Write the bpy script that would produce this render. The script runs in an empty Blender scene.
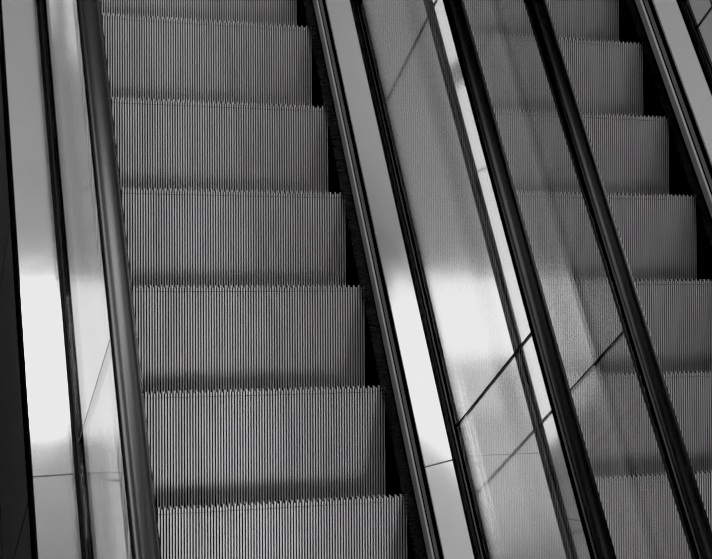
import bpy, bmesh, math, random
from mathutils import Matrix, Vector
random.seed(4)
C = bpy.context.scene.collection
sc = bpy.context.scene
TH = math.radians(30.0)                 # incline of the escalators
CT, ST = math.cos(TH), math.sin(TH)
PITCH = 0.48831; RUN = PITCH * CT; RISE = PITCH * ST
D = 1.8494; VO = 0.0323                 # spacing of the two escalators, phase of the right one
WL, WR = -1.107, 0.022                  # left and right end of a step
V0, V1 = -5.2, 3.4                      # run of the balustrades along the slope

def P(u, v, n):                         # slope coordinates -> world
    return Vector((u, v * CT + n * ST, -v * ST + n * CT))

# ------------------------------------------------------------------ materials
def mat(name):
    m = bpy.data.materials.new(name); m.use_nodes = True
    nt = m.node_tree; return m, nt, nt.nodes['Principled BSDF']

def noise_rough(nt, b, lo, hi, scale, bump=0.0, bscale=(1, 1, 1), bdist=0.001):
    tc = nt.nodes.new('ShaderNodeTexCoord'); mp = nt.nodes.new('ShaderNodeMapping')
    mp.inputs['Scale'].default_value = bscale
    nz = nt.nodes.new('ShaderNodeTexNoise'); nz.inputs['Scale'].default_value = scale; nz.inputs['Detail'].default_value = 4
    nt.links.new(tc.outputs['Object'], mp.inputs[0]); nt.links.new(mp.outputs[0], nz.inputs['Vector'])
    mr = nt.nodes.new('ShaderNodeMapRange'); mr.inputs[3].default_value = lo; mr.inputs[4].default_value = hi
    nt.links.new(nz.outputs['Fac'], mr.inputs[0]); nt.links.new(mr.outputs[0], b.inputs['Roughness'])
    if bump:
        bp = nt.nodes.new('ShaderNodeBump'); bp.inputs['Strength'].default_value = bump; bp.inputs['Distance'].default_value = bdist
        nt.links.new(nz.outputs['Fac'], bp.inputs['Height']); nt.links.new(bp.outputs[0], b.inputs['Normal'])
    return nz

def simple(name, g, rough, metal=0.0, spec=0.5, rr=0.06, scale=25, var=0.0, bscale=(1, 1, 1), bump=0.0, bdist=0.001):
    m, nt, b = mat(name)
    b.inputs['Base Color'].default_value = (g, g, g, 1); b.inputs['Metallic'].default_value = metal
    b.inputs['Specular IOR Level'].default_value = spec
    nz = noise_rough(nt, b, max(0.02, rough - rr), rough + rr, scale, bump, bscale, bdist)
    if var:
        mr = nt.nodes.new('ShaderNodeMapRange'); mr.inputs[3].default_value = g * (1 - var); mr.inputs[4].default_value = g * (1 + var)
        nt.links.new(nz.outputs['Fac'], mr.inputs[0]); nt.links.new(mr.outputs[0], b.inputs['Base Color'])
    return m

M = {}
M['steel'] = simple('polished_stainless_steel', 0.82, 0.075, 1.0, rr=0.02, scale=9, var=0.03)
M['steel_satin'] = simple('satin_stainless_steel', 0.62, 0.24, 1.0, rr=0.05, scale=9, var=0.06)
M['steel_edge'] = simple('bright_trim_steel', 0.85, 0.35, 0.3, rr=0.05, scale=14, var=0.12)
M['trim_mid'] = simple('grey_trim_steel', 0.22, 0.45, 0.3, rr=0.05, scale=14, var=0.3)
M['trim_dark'] = simple('dark_trim_steel', 0.13, 0.35, 1.0, rr=0.05, scale=14, var=0.15)
M['black_metal'] = simple('black_channel', 0.006, 0.5, 0.0, 0.15)
M['gasket'] = simple('grey_gasket', 0.006, 0.4, 0.0, 0.4)
M['rubber'] = simple('black_handrail_rubber', 0.002, 0.24, 0.0, 0.16, rr=0.01, scale=18, bump=0.0)
M['rubber_highlight'] = simple('glossy_highlight_rubber', 0.005, 0.24, 0.0, 0.55, rr=0.005, scale=6)  # same rubber with raised specular, to strengthen the left rail's highlight
M['bristle'] = simple('black_bristles', 0.013, 0.6, 0.0, 0.3)
M['skirt'] = simple('dark_skirt_panel', 0.045, 0.4, 0.6, 0.3, var=0.2)
M['truss'] = simple('black_truss', 0.008, 0.7)
M['cladding'] = simple('charcoal_cladding', 0.055, 0.55, 0.0, 0.3, var=0.25, scale=6)
M['seam'] = simple('black_seam', 0.003, 0.7, 0.0, 0.2)
M['wall'] = simple('grey_plaster', 0.42, 0.85, var=0.04, scale=1.2)
M['wall_dark'] = simple('dark_plaster', 0.16, 0.85, var=0.06, scale=1.2)
M['ceiling'] = simple('ceiling_plaster', 0.55, 0.9, var=0.03, scale=1.5)
M['floor'] = simple('dark_stone_floor', 0.05, 0.5, var=0.25, scale=2.5)

def alu(name, g, dirt_sheen):
    m, nt, b = mat(name)
    b.inputs['Metallic'].default_value = 0.2
    tc = nt.nodes.new('ShaderNodeTexCoord')
    mp = nt.nodes.new('ShaderNodeMapping'); mp.inputs['Scale'].default_value = (16, 1.6, 1.6)
    nz = nt.nodes.new('ShaderNodeTexNoise'); nz.inputs['Scale'].default_value = 1.6; nz.inputs['Detail'].default_value = 6; nz.inputs['Roughness'].default_value = 0.65
    nt.links.new(tc.outputs['Object'], mp.inputs[0]); nt.links.new(mp.outputs[0], nz.inputs['Vector'])
    nz2 = nt.nodes.new('ShaderNodeTexNoise'); nz2.inputs['Scale'].default_value = 4.0; nz2.inputs['Detail'].default_value = 2  # broad lengthwise bands paint a reflection on the treads into the colour
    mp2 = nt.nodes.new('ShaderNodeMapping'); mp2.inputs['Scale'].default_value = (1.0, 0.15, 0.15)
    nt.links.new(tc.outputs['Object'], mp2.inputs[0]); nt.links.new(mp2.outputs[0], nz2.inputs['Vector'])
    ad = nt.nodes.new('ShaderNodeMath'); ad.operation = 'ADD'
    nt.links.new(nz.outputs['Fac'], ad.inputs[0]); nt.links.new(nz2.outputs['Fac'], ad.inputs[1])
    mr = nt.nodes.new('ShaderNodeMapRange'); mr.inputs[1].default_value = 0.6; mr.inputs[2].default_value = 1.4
    mr.inputs[3].default_value = g * (1 - dirt_sheen); mr.inputs[4].default_value = g * (1 + dirt_sheen)
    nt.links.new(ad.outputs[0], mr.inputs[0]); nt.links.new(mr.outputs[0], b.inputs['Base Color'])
    b.inputs['Roughness'].default_value = 0.42
    return m
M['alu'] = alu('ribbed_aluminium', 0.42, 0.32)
M['alu_dark'] = alu('darker_ribbed_aluminium', 0.26, 0.3)  # darker tread tone for the right escalator
M['cleat_side'] = simple('dark_cleat_side', 0.07, 0.6, 0.0, 0.3)  # dark tone on cleat sides, for contrast with their tops
M['groove'] = simple('dark_groove', 0.012, 0.7, 0.0, 0.2)  # near-black tone for groove floors and riser backing
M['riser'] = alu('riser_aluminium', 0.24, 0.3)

def glass(name):
    m = bpy.data.materials.new(name); m.use_nodes = True; nt = m.node_tree; nt.nodes.clear()
    out = nt.nodes.new('ShaderNodeOutputMaterial'); mix = nt.nodes.new('ShaderNodeMixShader')
    tr = nt.nodes.new('ShaderNodeBsdfTransparent'); tr.inputs[0].default_value = (0.96, 0.96, 0.96, 1)
    gl = nt.nodes.new('ShaderNodeBsdfGlossy'); gl.inputs['Roughness'].default_value = 0.02; gl.inputs[0].default_value = (1, 1, 1, 1)
    fr = nt.nodes.new('ShaderNodeFresnel'); ge = nt.nodes.new('ShaderNodeNewGeometry'); ir = nt.nodes.new('ShaderNodeMapRange')
    ir.inputs[3].default_value = 1.5; ir.inputs[4].default_value = 1 / 1.5          # thin pane: same reflectance on both faces
    nt.links.new(ge.outputs['Backfacing'], ir.inputs[0]); nt.links.new(ir.outputs[0], fr.inputs[0])
    nt.links.new(fr.outputs[0], mix.inputs[0]); nt.links.new(tr.outputs[0], mix.inputs[1]); nt.links.new(gl.outputs[0], mix.inputs[2])
    nt.links.new(mix.outputs[0], out.inputs[0]); return m
M['glass'] = glass('clear_balustrade_glass')

def emit(name, g, s):
    m, nt, b = mat(name); b.inputs['Base Color'].default_value = (g, g, g, 1)
    b.inputs['Emission Color'].default_value = (1, 1, 1, 1)
    tc = nt.nodes.new('ShaderNodeTexCoord'); nz = nt.nodes.new('ShaderNodeTexNoise'); nz.inputs['Scale'].default_value = 0.5
    nt.links.new(tc.outputs['Object'], nz.inputs['Vector'])
    mr = nt.nodes.new('ShaderNodeMapRange'); mr.inputs[3].default_value = s * 0.9; mr.inputs[4].default_value = s * 1.1
    nt.links.new(nz.outputs['Fac'], mr.inputs[0]); nt.links.new(mr.outputs[0], b.inputs['Emission Strength'])
    return m
M['daylight'] = emit('daylit_frosted_pane', 0.7, 1.5)
M['daylight_left'] = emit('daylit_left_pane', 0.7, 4.0)
M['daylight_strong'] = emit('daylit_strong_pane', 0.7, 1.1)
M['rail_highlight_glow'] = emit('rail_highlight_pane', 0.7, 8.0)  # emission raised to put a highlight on the left handrail
M['daylight_side'] = emit('daylit_side_pane', 0.7, 1.2)

# ------------------------------------------------------------------ mesh helpers
def link(name, bm, m, parent=None, smooth=False):
    bmesh.ops.recalc_face_normals(bm, faces=bm.faces)
    me = bpy.data.meshes.new(name); bm.to_mesh(me); bm.free()
    me.materials.append(m)
    if smooth:
        for p in me.polygons: p.use_smooth = True
        me.set_sharp_from_angle(angle=math.radians(35))
    o = bpy.data.objects.new(name, me); C.objects.link(o)
    if parent is not None: o.parent = parent; o.matrix_parent_inverse = parent.matrix_world.inverted()
    return o

def sweep(bm, prof, rings, origin=Vector((0, 0, 0))):
    """closed profile of (u,n) swept along the slope; rings = (v, du, dn)"""
    rows = []
    for v, du, dn in rings:
        rows.append([bm.verts.new(P(u + du, v, n + dn) - origin) for u, n in prof])
    k = len(prof)
    for a, b in zip(rows, rows[1:]):
        for i in range(k):
            bm.faces.new((a[i], a[(i + 1) % k], b[(i + 1) % k], b[i]))
    bm.faces.new(rows[0]); bm.faces.new(rows[-1][::-1])

def box(bm, x0, x1, y0, y1, z0, z1):
    vs = [bm.verts.new((x, y, z)) for z in (z0, z1) for y in (y0, y1) for x in (x0, x1)]
    for f in ((0, 1, 3, 2), (4, 6, 7, 5), (0, 4, 5, 1), (2, 3, 7, 6), (0, 2, 6, 4), (1, 5, 7, 3)):
        bm.faces.new([vs[i] for i in f])

def empty(name, loc, label, cat, group=None):
    o = bpy.data.objects.new(name, None); C.objects.link(o); o.location = loc; o.empty_display_size = 0.1
    o['label'] = label; o['category'] = cat
    if group: o['group'] = group
    bpy.context.view_layer.update()
    return o

def tag(o, label, cat, group=None):
    o['label'] = label; o['category'] = cat
    if group: o['group'] = group

def structure(name, bm, m):
    o = link(name, bm, m); o['kind'] = 'structure'; return o

def copy_tree(o, parent=None):
    c = o.copy(); C.objects.link(c)
    if parent is not None: c.parent = parent; c.matrix_parent_inverse = Matrix.Identity(4)
    for ch in o.children: copy_tree(ch, c)
    return c

# ------------------------------------------------------------------ steps
NC = 99; CP = (WR - WL) / NC; CW = 0.0056; CD = 0.011
def cleat_boxes(bm, y0, y1, tooth=0.0):
    for i in range(NC):
        xc = WL + (i + 0.5) * CP
        ye = y1 + (tooth if i % 2 == 0 else 0.0)
        # slightly chamfered cleat: narrower top
        w, t = CW / 2, CW / 2 - 0.0006
        a = [bm.verts.new((xc - w, y0, -CD)), bm.verts.new((xc + w, y0, -CD)), bm.verts.new((xc + t, y0, 0)), bm.verts.new((xc - t, y0, 0))]
        b = [bm.verts.new((xc - w, ye, -CD - .004)), bm.verts.new((xc + w, ye, -CD - .004)), bm.verts.new((xc + t, ye - 0.002, 0)), bm.verts.new((xc - t, ye - 0.002, 0))]
        for k in range(4): bm.faces.new((a[k], a[(k + 1) % 4], b[(k + 1) % 4], b[k])).material_index = (1, 1, 0, 1)[k]
        bm.faces.new(a[::-1]); bm.faces.new(b)

def make_step(am, rm):
    r = empty('escalator_step', (0, 0, 0), '', 'escalator step', 'grooved escalator steps')
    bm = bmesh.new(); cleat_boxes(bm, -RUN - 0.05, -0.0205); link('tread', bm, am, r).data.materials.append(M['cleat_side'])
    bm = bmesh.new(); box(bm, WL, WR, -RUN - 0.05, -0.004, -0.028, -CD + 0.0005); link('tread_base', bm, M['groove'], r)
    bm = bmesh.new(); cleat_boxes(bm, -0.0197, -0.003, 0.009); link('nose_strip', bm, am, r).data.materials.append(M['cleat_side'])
    # riser: ribbed face, gently bowed, below the nose
    bm = bmesh.new(); hz = RISE - 0.014
    N = 8
    def yz(t):                     # t 0 top .. 1 foot
        z = -0.03 - t * (hz - 0.03)
        return -0.012 - 0.055 * t - 0.006 * math.sin(math.pi * t), z
    for i in range(NC):
        xc = WL + (i + 0.5) * CP; w = CW / 2
        for ta, tb in ((0.0, 0.52), (0.535, 1.0)):
            prev = None
            for k in range(N // 2 + 1):
                y, z = yz(ta + (tb - ta) * k / (N // 2))
                row = [bm.verts.new((xc - w, y - 0.008, z)), bm.verts.new((xc - w, y, z)), bm.verts.new((xc + w, y, z)), bm.verts.new((xc + w, y - 0.008, z))]
                if prev:
                    for j in range(3): bm.faces.new((prev[j], prev[j + 1], row[j + 1], row[j]))
                prev = row
    link('riser', bm, rm, r)
    bm = bmesh.new(); prev = None
    for k in range(N + 1):
        y, z = yz(k / N); row = [bm.verts.new((WL, y - 0.008, z)), bm.verts.new((WR, y - 0.008, z)), bm.verts.new((WR, y - 0.02, z)), bm.verts.new((WL, y - 0.02, z))]
        if prev:
            for j in range(4): bm.faces.new((prev[j], prev[(j + 1) % 4], row[(j + 1) % 4], row[j]))
        else: bm.faces.new(row)
        prev = row
    bm.faces.new(prev[::-1]); link('riser_backing', bm, M['groove'], r)
    return r

ORD = ['topmost', 'second', 'third', 'fourth', 'fifth', 'sixth', 'seventh']
for esc in (0, 1):
    side = 'left' if esc == 0 else 'right'
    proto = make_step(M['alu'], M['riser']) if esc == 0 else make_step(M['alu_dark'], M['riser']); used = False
    for k in range(-2, 7):
        if not used: s = proto; used = True
        else: s = copy_tree(proto)
        s.location = P(D * esc, VO * esc - k * PITCH, 0)
        vis = k + 1
        if k == -2: lb = f'grooved grey step just past the top edge of the picture, {side} escalator'
        elif k == 6: lb = f'grooved grey step just past the bottom edge of the picture, {side} escalator'
        else:
            extra = {0: 'cut by the top edge', 6: 'cut by the bottom edge'}.get(vis, '')
            lb = f'{ORD[vis]} grooved step from the top on the {side} escalator' + (', ' + extra if extra else '')
        s['label'] = lb

# ------------------------------------------------------------------ balustrades
GJ = [V0, -4.47, -2.267, -0.064, 2.14, V1]          # glass joints
DJ = [V0, -4.59, -2.385, 1.2, V1]                   # deck joints
def panels(name, prof, joints, m, parent, gap=0.0012, ch=0.003, smooth=False, tilt=None):
    out = []
    for a, b in zip(joints, joints[1:]):
        bm = bmesh.new()
        sweep(bm, prof, [(a + gap, 0, -ch * .45), (a + gap + ch, 0, 0), (b - gap - ch, 0, 0), (b - gap, 0, -ch * .45)])
        out.append(link(name, bm, m, parent, smooth))
    return out

def flipx(prof, c): return [(2 * c - u, n) for u, n in prof]

def balustrade(du, left, lab, outer):
    """du = escalator offset; left = which side of the steps"""
    r = empty('glass_balustrade', P(du + (-1.3 if left else .18), (V0 + V1) / 2, 0), lab, 'balustrade', 'glass balustrades')
    if left:
        e = [-1.139, 0, 0, -1.155, -1.268, -1.274, -1.328]; sg = -1
    else:
        e = [0.042, 0, 0, 0.058, 0.152, 0.154, 0.203]; sg = 1
    E = [x + du for x in e]
    # skirt panel, facing the steps
    x0 = E[0]; xk = x0 + sg * .008
    bm = bmesh.new(); sweep(bm, [(xk, -0.50), (xk, 0.03), (xk + sg * .006, 0.03), (xk + sg * .006, -0.50)], [(V0, 0, 0), (V1, 0, 0)]); link('skirt_panel', bm, M['skirt'], r)
    # bristle brush reaching from the skirt over the step ends
    bm = bmesh.new(); v = -3.4
    while v < 1.0:
        for nn in (0.008, 0.012, 0.017):
            ln = (0.024 if left else 0.054) + random.uniform(-.008, .003); dv = random.uniform(-.005, .005); vv = v + random.uniform(0, .0016)
            a = P(xk, vv, nn); b = P(xk, vv + .0016, nn); c2 = P(xk - sg * ln, vv + dv, nn - .003); d2 = P(xk - sg * ln, vv + dv + .0009, nn - .003)
            bm.faces.new([bm.verts.new(q) for q in (a, b, d2, c2)])
        v += 0.0019
    link('skirt_brush', bm, M['bristle'], r)
    bm = bmesh.new(); sweep(bm, [(xk, .004), (xk - sg * .006, .004), (xk - sg * .006, .028), (xk, .028)], [(V0, 0, 0), (V1, 0, 0)]); link('brush_holder', bm, M['black_metal'], r)
    # stepped trim between skirt and deck
    q = lambda *p: [(x0 + sg * a, n) for a, n in p]
    def strip(name, pts, m): bm = bmesh.new(); sweep(bm, q(*pts), [(V0, 0, 0), (V1, 0, 0)]); link(name, bm, m, r)
    strip('lower_trim', ((0, .028), (0, .031), (.004, .062), (.0045, .028)), M['trim_mid'])
    strip('bright_bead', ((.0047, .03), (.0047, .064), (.0057, .076), (.0063, .030)), M['steel_edge'])
    strip('trim_recess', ((.0064, .03), (.0064, .080), (.0078, .086), (.0079, .03)), M['black_metal'])
    strip('upper_trim', ((.008, .03), (.008, .088), (.0105, .112), (.0115, .03)), M['trim_mid'])
    bm = bmesh.new(); sweep(bm, [(x0 + sg * .0117, .02), (x0 + sg * .0117, .118), (E[3], .142), (E[3] + sg * .01, .142), (E[3] + sg * .01, .02)], [(V0, 0, 0), (V1, 0, 0)]); link('trim_gap', bm, M['black_metal'], r)
    # inner deck strip
    dj = DJ if not (left and du > 0) else [V0, -4.85, -2.654, -0.45, 1.75, V1]
    panels('inner_deck_panel', [(E[3] - sg * .001, .143), (E[3], .150), (E[4], .207), (E[4], .195), (E[3], .130)], dj, M['steel'], r)
    # glass clamp: black channel with two gasket lips
    gx = (E[5] + E[6]) / 2
    bm = bmesh.new(); sweep(bm, [(E[5], .10), (E[5], .232), (E[5] + sg * .008, .238), (gx - sg * .011, .238), (gx - sg * .011, .19), (gx + sg * .011, .19), (gx + sg * .011, .238), (E[6] - sg * .008, .238), (E[6], .232), (E[6], .10)],
          [(V0, 0, 0), (V1, 0, 0)]); link('glass_clamp', bm, M['black_metal'], r)
    for s2 in (-1, 1):
        bm = bmesh.new(); sweep(bm, [(gx + s2 * .006, .20), (gx + s2 * .006, .246), (gx + s2 * .0108, .242), (gx + s2 * .0108, .20)], [(V0, 0, 0), (V1, 0, 0)]); link('gasket', bm, M['gasket'], r)
    # glass
    for a, b in zip(GJ, GJ[1:]):
        bm = bmesh.new(); sweep(bm, [(gx - .0055, .20), (gx - .0055, 1.035), (gx + .0055, 1.035), (gx + .0055, .20)], [(a + .004, 0, 0), (b - .004, 0, 0)])
        link('glass_panel', bm, M['glass'], r)
    for a in GJ[1:-1]:
        bm = bmesh.new(); sweep(bm, [(gx - .0055, .242), (gx - .0055, 1.03), (gx + .0055, 1.03), (gx + .0055, .242)], [(a - .0038, 0, 0), (a + .0038, 0, 0)])
        link('glass_joint', bm, M['black_metal'], r)
    x = gx + (.025 if left else .015); t = 1.064
    bm = bmesh.new()
    sweep(bm, [(gx - .008, t - .03), (x - .016, t - .012), (x - .016, t + .006), (x - .023, t + .008), (x - .023, t + .014), (x + .023, t + .014), (x + .023, t + .008), (x + .016, t + .006), (x + .016, t - .012), (gx + .008, t - .03)], [(V0, 0, 0), (V1, 0, 0)])
    link('handrail_guide', bm, M['black_metal'], r)
    if outer:
        w = .145
        panels('outer_deck_panel', [(E[6], .238), (E[6] + sg * w, .229), (E[6] + sg * w, .215), (E[6], .222)], DJ, M['steel'], r)
        bm = bmesh.new(); sweep(bm, [(E[6] + sg * (w + .001), .236), (E[6] + sg * (w + .012), .225), (E[6] + sg * (w + .012), .14), (E[6] + sg * (w + .001), .14)], [(V0, 0, 0), (V1, 0, 0)]); link('deck_edge', bm, M['black_metal'], r)
    return gx

gxs = []
gxs.append(balustrade(0, True, 'glass balustrade at the far left, left of the left escalator steps', True))
gxs.append(balustrade(0, False, 'glass balustrade with steel deck on the right side of the left escalator', False))
gxs.append(balustrade(D, True, 'glass balustrade on the left side of the right escalator, steps seen through it', False))
gxs.append(balustrade(D, False, 'glass balustrade in the top right corner, right of the right escalator steps', True))

# wide steel deck cover between the two escalators
r = empty('deck_cover', P(.36, 0, .2), 'wide polished steel deck cover between the two escalators', 'deck cover')
panels('deck_panel', [(.2035, .238), (D - 1.3285, .238), (D - 1.3285, .224), (.2035, .224)], DJ, M['steel'], r, gap=.0007, ch=.0004)

# ------------------------------------------------------------------ handrails
def handrail(x, lab, m, n_top=1.10):
    hw, h = 0.043, 0.038
    prof = []
    # outer C outline, from left lip round the top to right lip, then inside
    N = 28
    for i in range(N + 1):
        a = math.pi - math.pi * i / N
        ca, sa = math.cos(a), math.sin(a)
        prof.append((hw * math.copysign(abs(ca) ** .88, ca), n_top - h * .7 + h * .7 * abs(sa) ** .9))
    prof += [(hw * .985, n_top - h * .9), (hw * .8, n_top - h * 1.08), (hw * .45, n_top - h * 1.08), (hw * .45, n_top - h * .85),
             (hw * .72, n_top - h * .8), (hw * .72, n_top - h * .45), (-hw * .72, n_top - h * .45), (-hw * .72, n_top - h * .8),
             (-hw * .45, n_top - h * .85), (-hw * .45, n_top - h * 1.08), (-hw * .8, n_top - h * 1.08), (-hw * .985, n_top - h * .9)]
    prof = [(x + a, b) for a, b in prof]
    org = P(x, (V0 + V1) / 2, n_top - h)
    bm = bmesh.new(); sweep(bm, prof, [(V0, 0, 0), (V1, 0, 0)], org)
    o = link('handrail', bm, m, None, True); o.location = org
    tag(o, lab, 'handrail', 'black rubber handrails'); bpy.context.view_layer.update()
    return o
handrail(gxs[0] + .028, 'glossy black rubber handrail along the left edge of the left steps', M['rubber_highlight'])
handrail(gxs[1] + .015, 'black rubber handrail between the white steel strip and the right escalator steps', M['rubber'])
handrail(gxs[2] + .025, 'black rubber handrail crossing in front of the right escalator steps', M['rubber'])
handrail(gxs[3] + .015, 'black rubber handrail of the far right balustrade, just past the right edge', M['rubber'])

# ------------------------------------------------------------------ trusses with cladding
for esc in (0, 1):
    x0, x1 = (-1.47, .36) if esc == 0 else (.37, D + .36)
    r = empty('escalator_truss', P(x0, 0, -.8), 'dark panelled side of the left escalator, at the left picture edge' if esc == 0 else 'dark underside and side of the right escalator, below its steps', 'escalator truss')
    bm = bmesh.new(); sweep(bm, [(x0 + .03, -.95), (x0 + .03, -.85), (x1 - .03, -.85), (x1 - .03, -.95)], [(V0, 0, 0), (V1, 0, 0)]); link('soffit', bm, M['truss'], r)
    for xs, xa in ((x0, x0 + .03), (x1 - .03, x1)):
        outer = (esc == 0 and xs == x0) or (esc == 1 and xs != x0)
        js = [V0, -4.6, -3.5, -2.395, -1.171, 0.0, 1.2, 2.3, V1] if outer else [V0, V1]
        for a, b in zip(js, js[1:]):
            bm = bmesh.new(); sweep(bm, [(xs, -.95), (xs, .138), (xa, .138), (xa, -.95)], [(a + .004, 0, 0), (b - .004, 0, 0)])
            link('side_panel', bm, M['cladding'] if outer else M['truss'], r)
        if outer:
            bm = bmesh.new(); sweep(bm, [(xs + .006, -.94), (xs + .006, .13), (xa - .006, .13), (xa - .006, -.94)], [(V0, 0, 0), (V1, 0, 0)]); link('panel_backing', bm, M['seam'], r)

# ------------------------------------------------------------------ hall
X0, X1, Y0, Y1, Z0, Z1 = -7.0, 8.5, -7.0, 9.0, -2.9, 11.5
bm = bmesh.new(); box(bm, X0, X1, Y0, Y1, Z0 - .2, Z0); structure('floor', bm, M['floor'])
bm = bmesh.new(); box(bm, X0, X1, Y0, Y1, Z1, Z1 + .2); structure('ceiling', bm, M['ceiling'])
bm = bmesh.new(); box(bm, X0, X1, Y0 - .2, Y0, Z0, Z1); structure('wall_back', bm, M['wall'])
def wall_holes(name, axis, pos, th, lo, hi, holes, m):
    """wall slab with rectangular openings (a0, a1, z0, z1)"""
    bm = bmesh.new()
    xs = sorted({lo, hi} | {h[0] for h in holes} | {h[1] for h in holes})
    zs = sorted({Z0, Z1} | {h[2] for h in holes} | {h[3] for h in holes})
    for a, b in zip(xs, xs[1:]):
        for c, d in zip(zs, zs[1:]):
            if any(h[0] <= a and b <= h[1] and h[2] <= c and d <= h[3] for h in holes): continue
            if axis == 'y': box(bm, a, b, min(pos, pos + th), max(pos, pos + th), c, d)
            else: box(bm, min(pos, pos + th), max(pos, pos + th), a, b, c, d)
    structure(name, bm, m)
def window(name, axis, pos, hole, m, th=.2):
    a, b, c, d = hole; bm = bmesh.new(); t = .06 * (1 if th > 0 else -1)
    if axis == 'y': box(bm, a, b, min(pos + t, pos + t * 1.3), max(pos + t, pos + t * 1.3), c, d)
    else: box(bm, min(pos + t, pos + t * 1.3), max(pos + t, pos + t * 1.3), a, b, c, d)
    structure(name, bm, m)
H1 = (X0 + .02, -3.3, 6.5, 8.85); H8 = (-3.2, 1.3, 6.85, 8.85); H9 = (-3.8, -2.4, 8.95, 10.7); H3 = (6.3, 8.4, -2.4, 0.0); H5 = (1.4, X1 - .1, 6.65, 7.95)
wall_holes('wall_front', 'y', Y1, .2, X0, X1, [H1, H3, H5, H8, H9], M['wall'])
window('window_8', 'y', Y1, H8, M['rail_highlight_glow']); window('added_rail_pane', 'y', Y1, H9, M['rail_highlight_glow'])  # upper glowing pane added out of view to brighten the left handrail
window('window_1', 'y', Y1, H1, M['daylight_strong']); window('window_5', 'y', Y1, H5, M['daylight']); window('window_3', 'y', Y1, H3, M['daylight'])
H2 = (1.2, 5.15, Z0 + .05, 2.08); H7 = (5.4, 6.7, Z0 + .05, -1.0)
wall_holes('wall_right', 'x', X1, .2, Y0, Y1, [H2, H7], M['wall'])
window('window_7', 'x', X1, H7, M['daylight_side'])
window('window_2', 'x', X1, H2, M['daylight_side'])
H4 = (1.6, 6.5, 2.5, 6.2); H6 = (6.6, Y1 - .02, 5.6, 8.0)
wall_holes('wall_left', 'x', X0, -.2, Y0, Y1, [H4, H6], M['wall'])
window('window_6', 'x', X0, H6, M['daylight_strong'], -.2)
window('window_4', 'x', X0, H4, M['daylight_left'], -.2)

# ------------------------------------------------------------------ lights
def area(name, loc, sx, sy, power, target):
    l = bpy.data.lights.new(name, 'AREA'); l.shape = 'RECTANGLE'; l.size = sx; l.size_y = sy; l.energy = power
    o = bpy.data.objects.new(name, l); C.objects.link(o); o.location = loc
    o.rotation_euler = (Vector(target) - Vector(loc)).to_track_quat('-Z', 'Y').to_euler(); return o
area('added_wall_fill', (5.6, 6.6, 11.0), 4, .6, 170, (5.8, 9.0, 7.0))  # unseen fill lamp, added to brighten the wall mirrored in the decks
area('ceiling_lamp', (1.0, 3.0, 11.4), 3, 3, 40, (1.0, 3.0, 0))
area('ceiling_lamp', (3.0, -4.4, 11.2), 2.6, 2.6, 520, (.5, -1.0, 0))
area('ceiling_lamp', (7.6, 1.5, 9.8), 3, 3, 120, (0, -1.0, 0))
w = bpy.data.worlds.new('World'); sc.world = w; w.use_nodes = True
w.node_tree.nodes['Background'].inputs[0].default_value = (.5, .5, .5, 1)
w.node_tree.nodes['Background'].inputs[1].default_value = .3

# ------------------------------------------------------------------ camera
def rodr(r):
    v = Vector(r); return Matrix.Rotation(v.length, 3, v.normalized())
f = 1410.53
Rm = rodr((-.536, -.3335, -.0918)) @ Matrix(((1, 0, 0), (0, -1, 0), (0, 0, -1)))     # plane coords -> camera (x right, y down, z forward)
S = Matrix(((1, 0, 0), (0, CT, ST), (0, -ST, CT)))                                   # plane coords -> world
R = S @ Rm.transposed() @ Matrix(((1, 0, 0), (0, -1, 0), (0, 0, -1)))
cam = bpy.data.cameras.new('camera'); co = bpy.data.objects.new('camera', cam); C.objects.link(co)
co.matrix_world = Matrix.Translation(P(-2.0707, -4.4114, 4.9573)) @ R.to_4x4()
cam.sensor_fit = 'HORIZONTAL'; cam.sensor_width = 36; cam.lens = f / 712 * 36
sc.camera = co
sc.view_settings.view_transform = 'Standard'
sc.view_settings.look = 'None'
sc.view_settings.exposure = 0.2
sc.view_settings.use_curve_mapping = True
sc.view_settings.curve_mapping.black_level = (0.008, 0.008, 0.008)
cv = sc.view_settings.curve_mapping.curves[3]
cv.points[1].location = (1.0, 0.71); cv.points.new(0.5, 0.47)
sc.view_settings.curve_mapping.extend = 'HORIZONTAL'
sc.view_settings.curve_mapping.update()
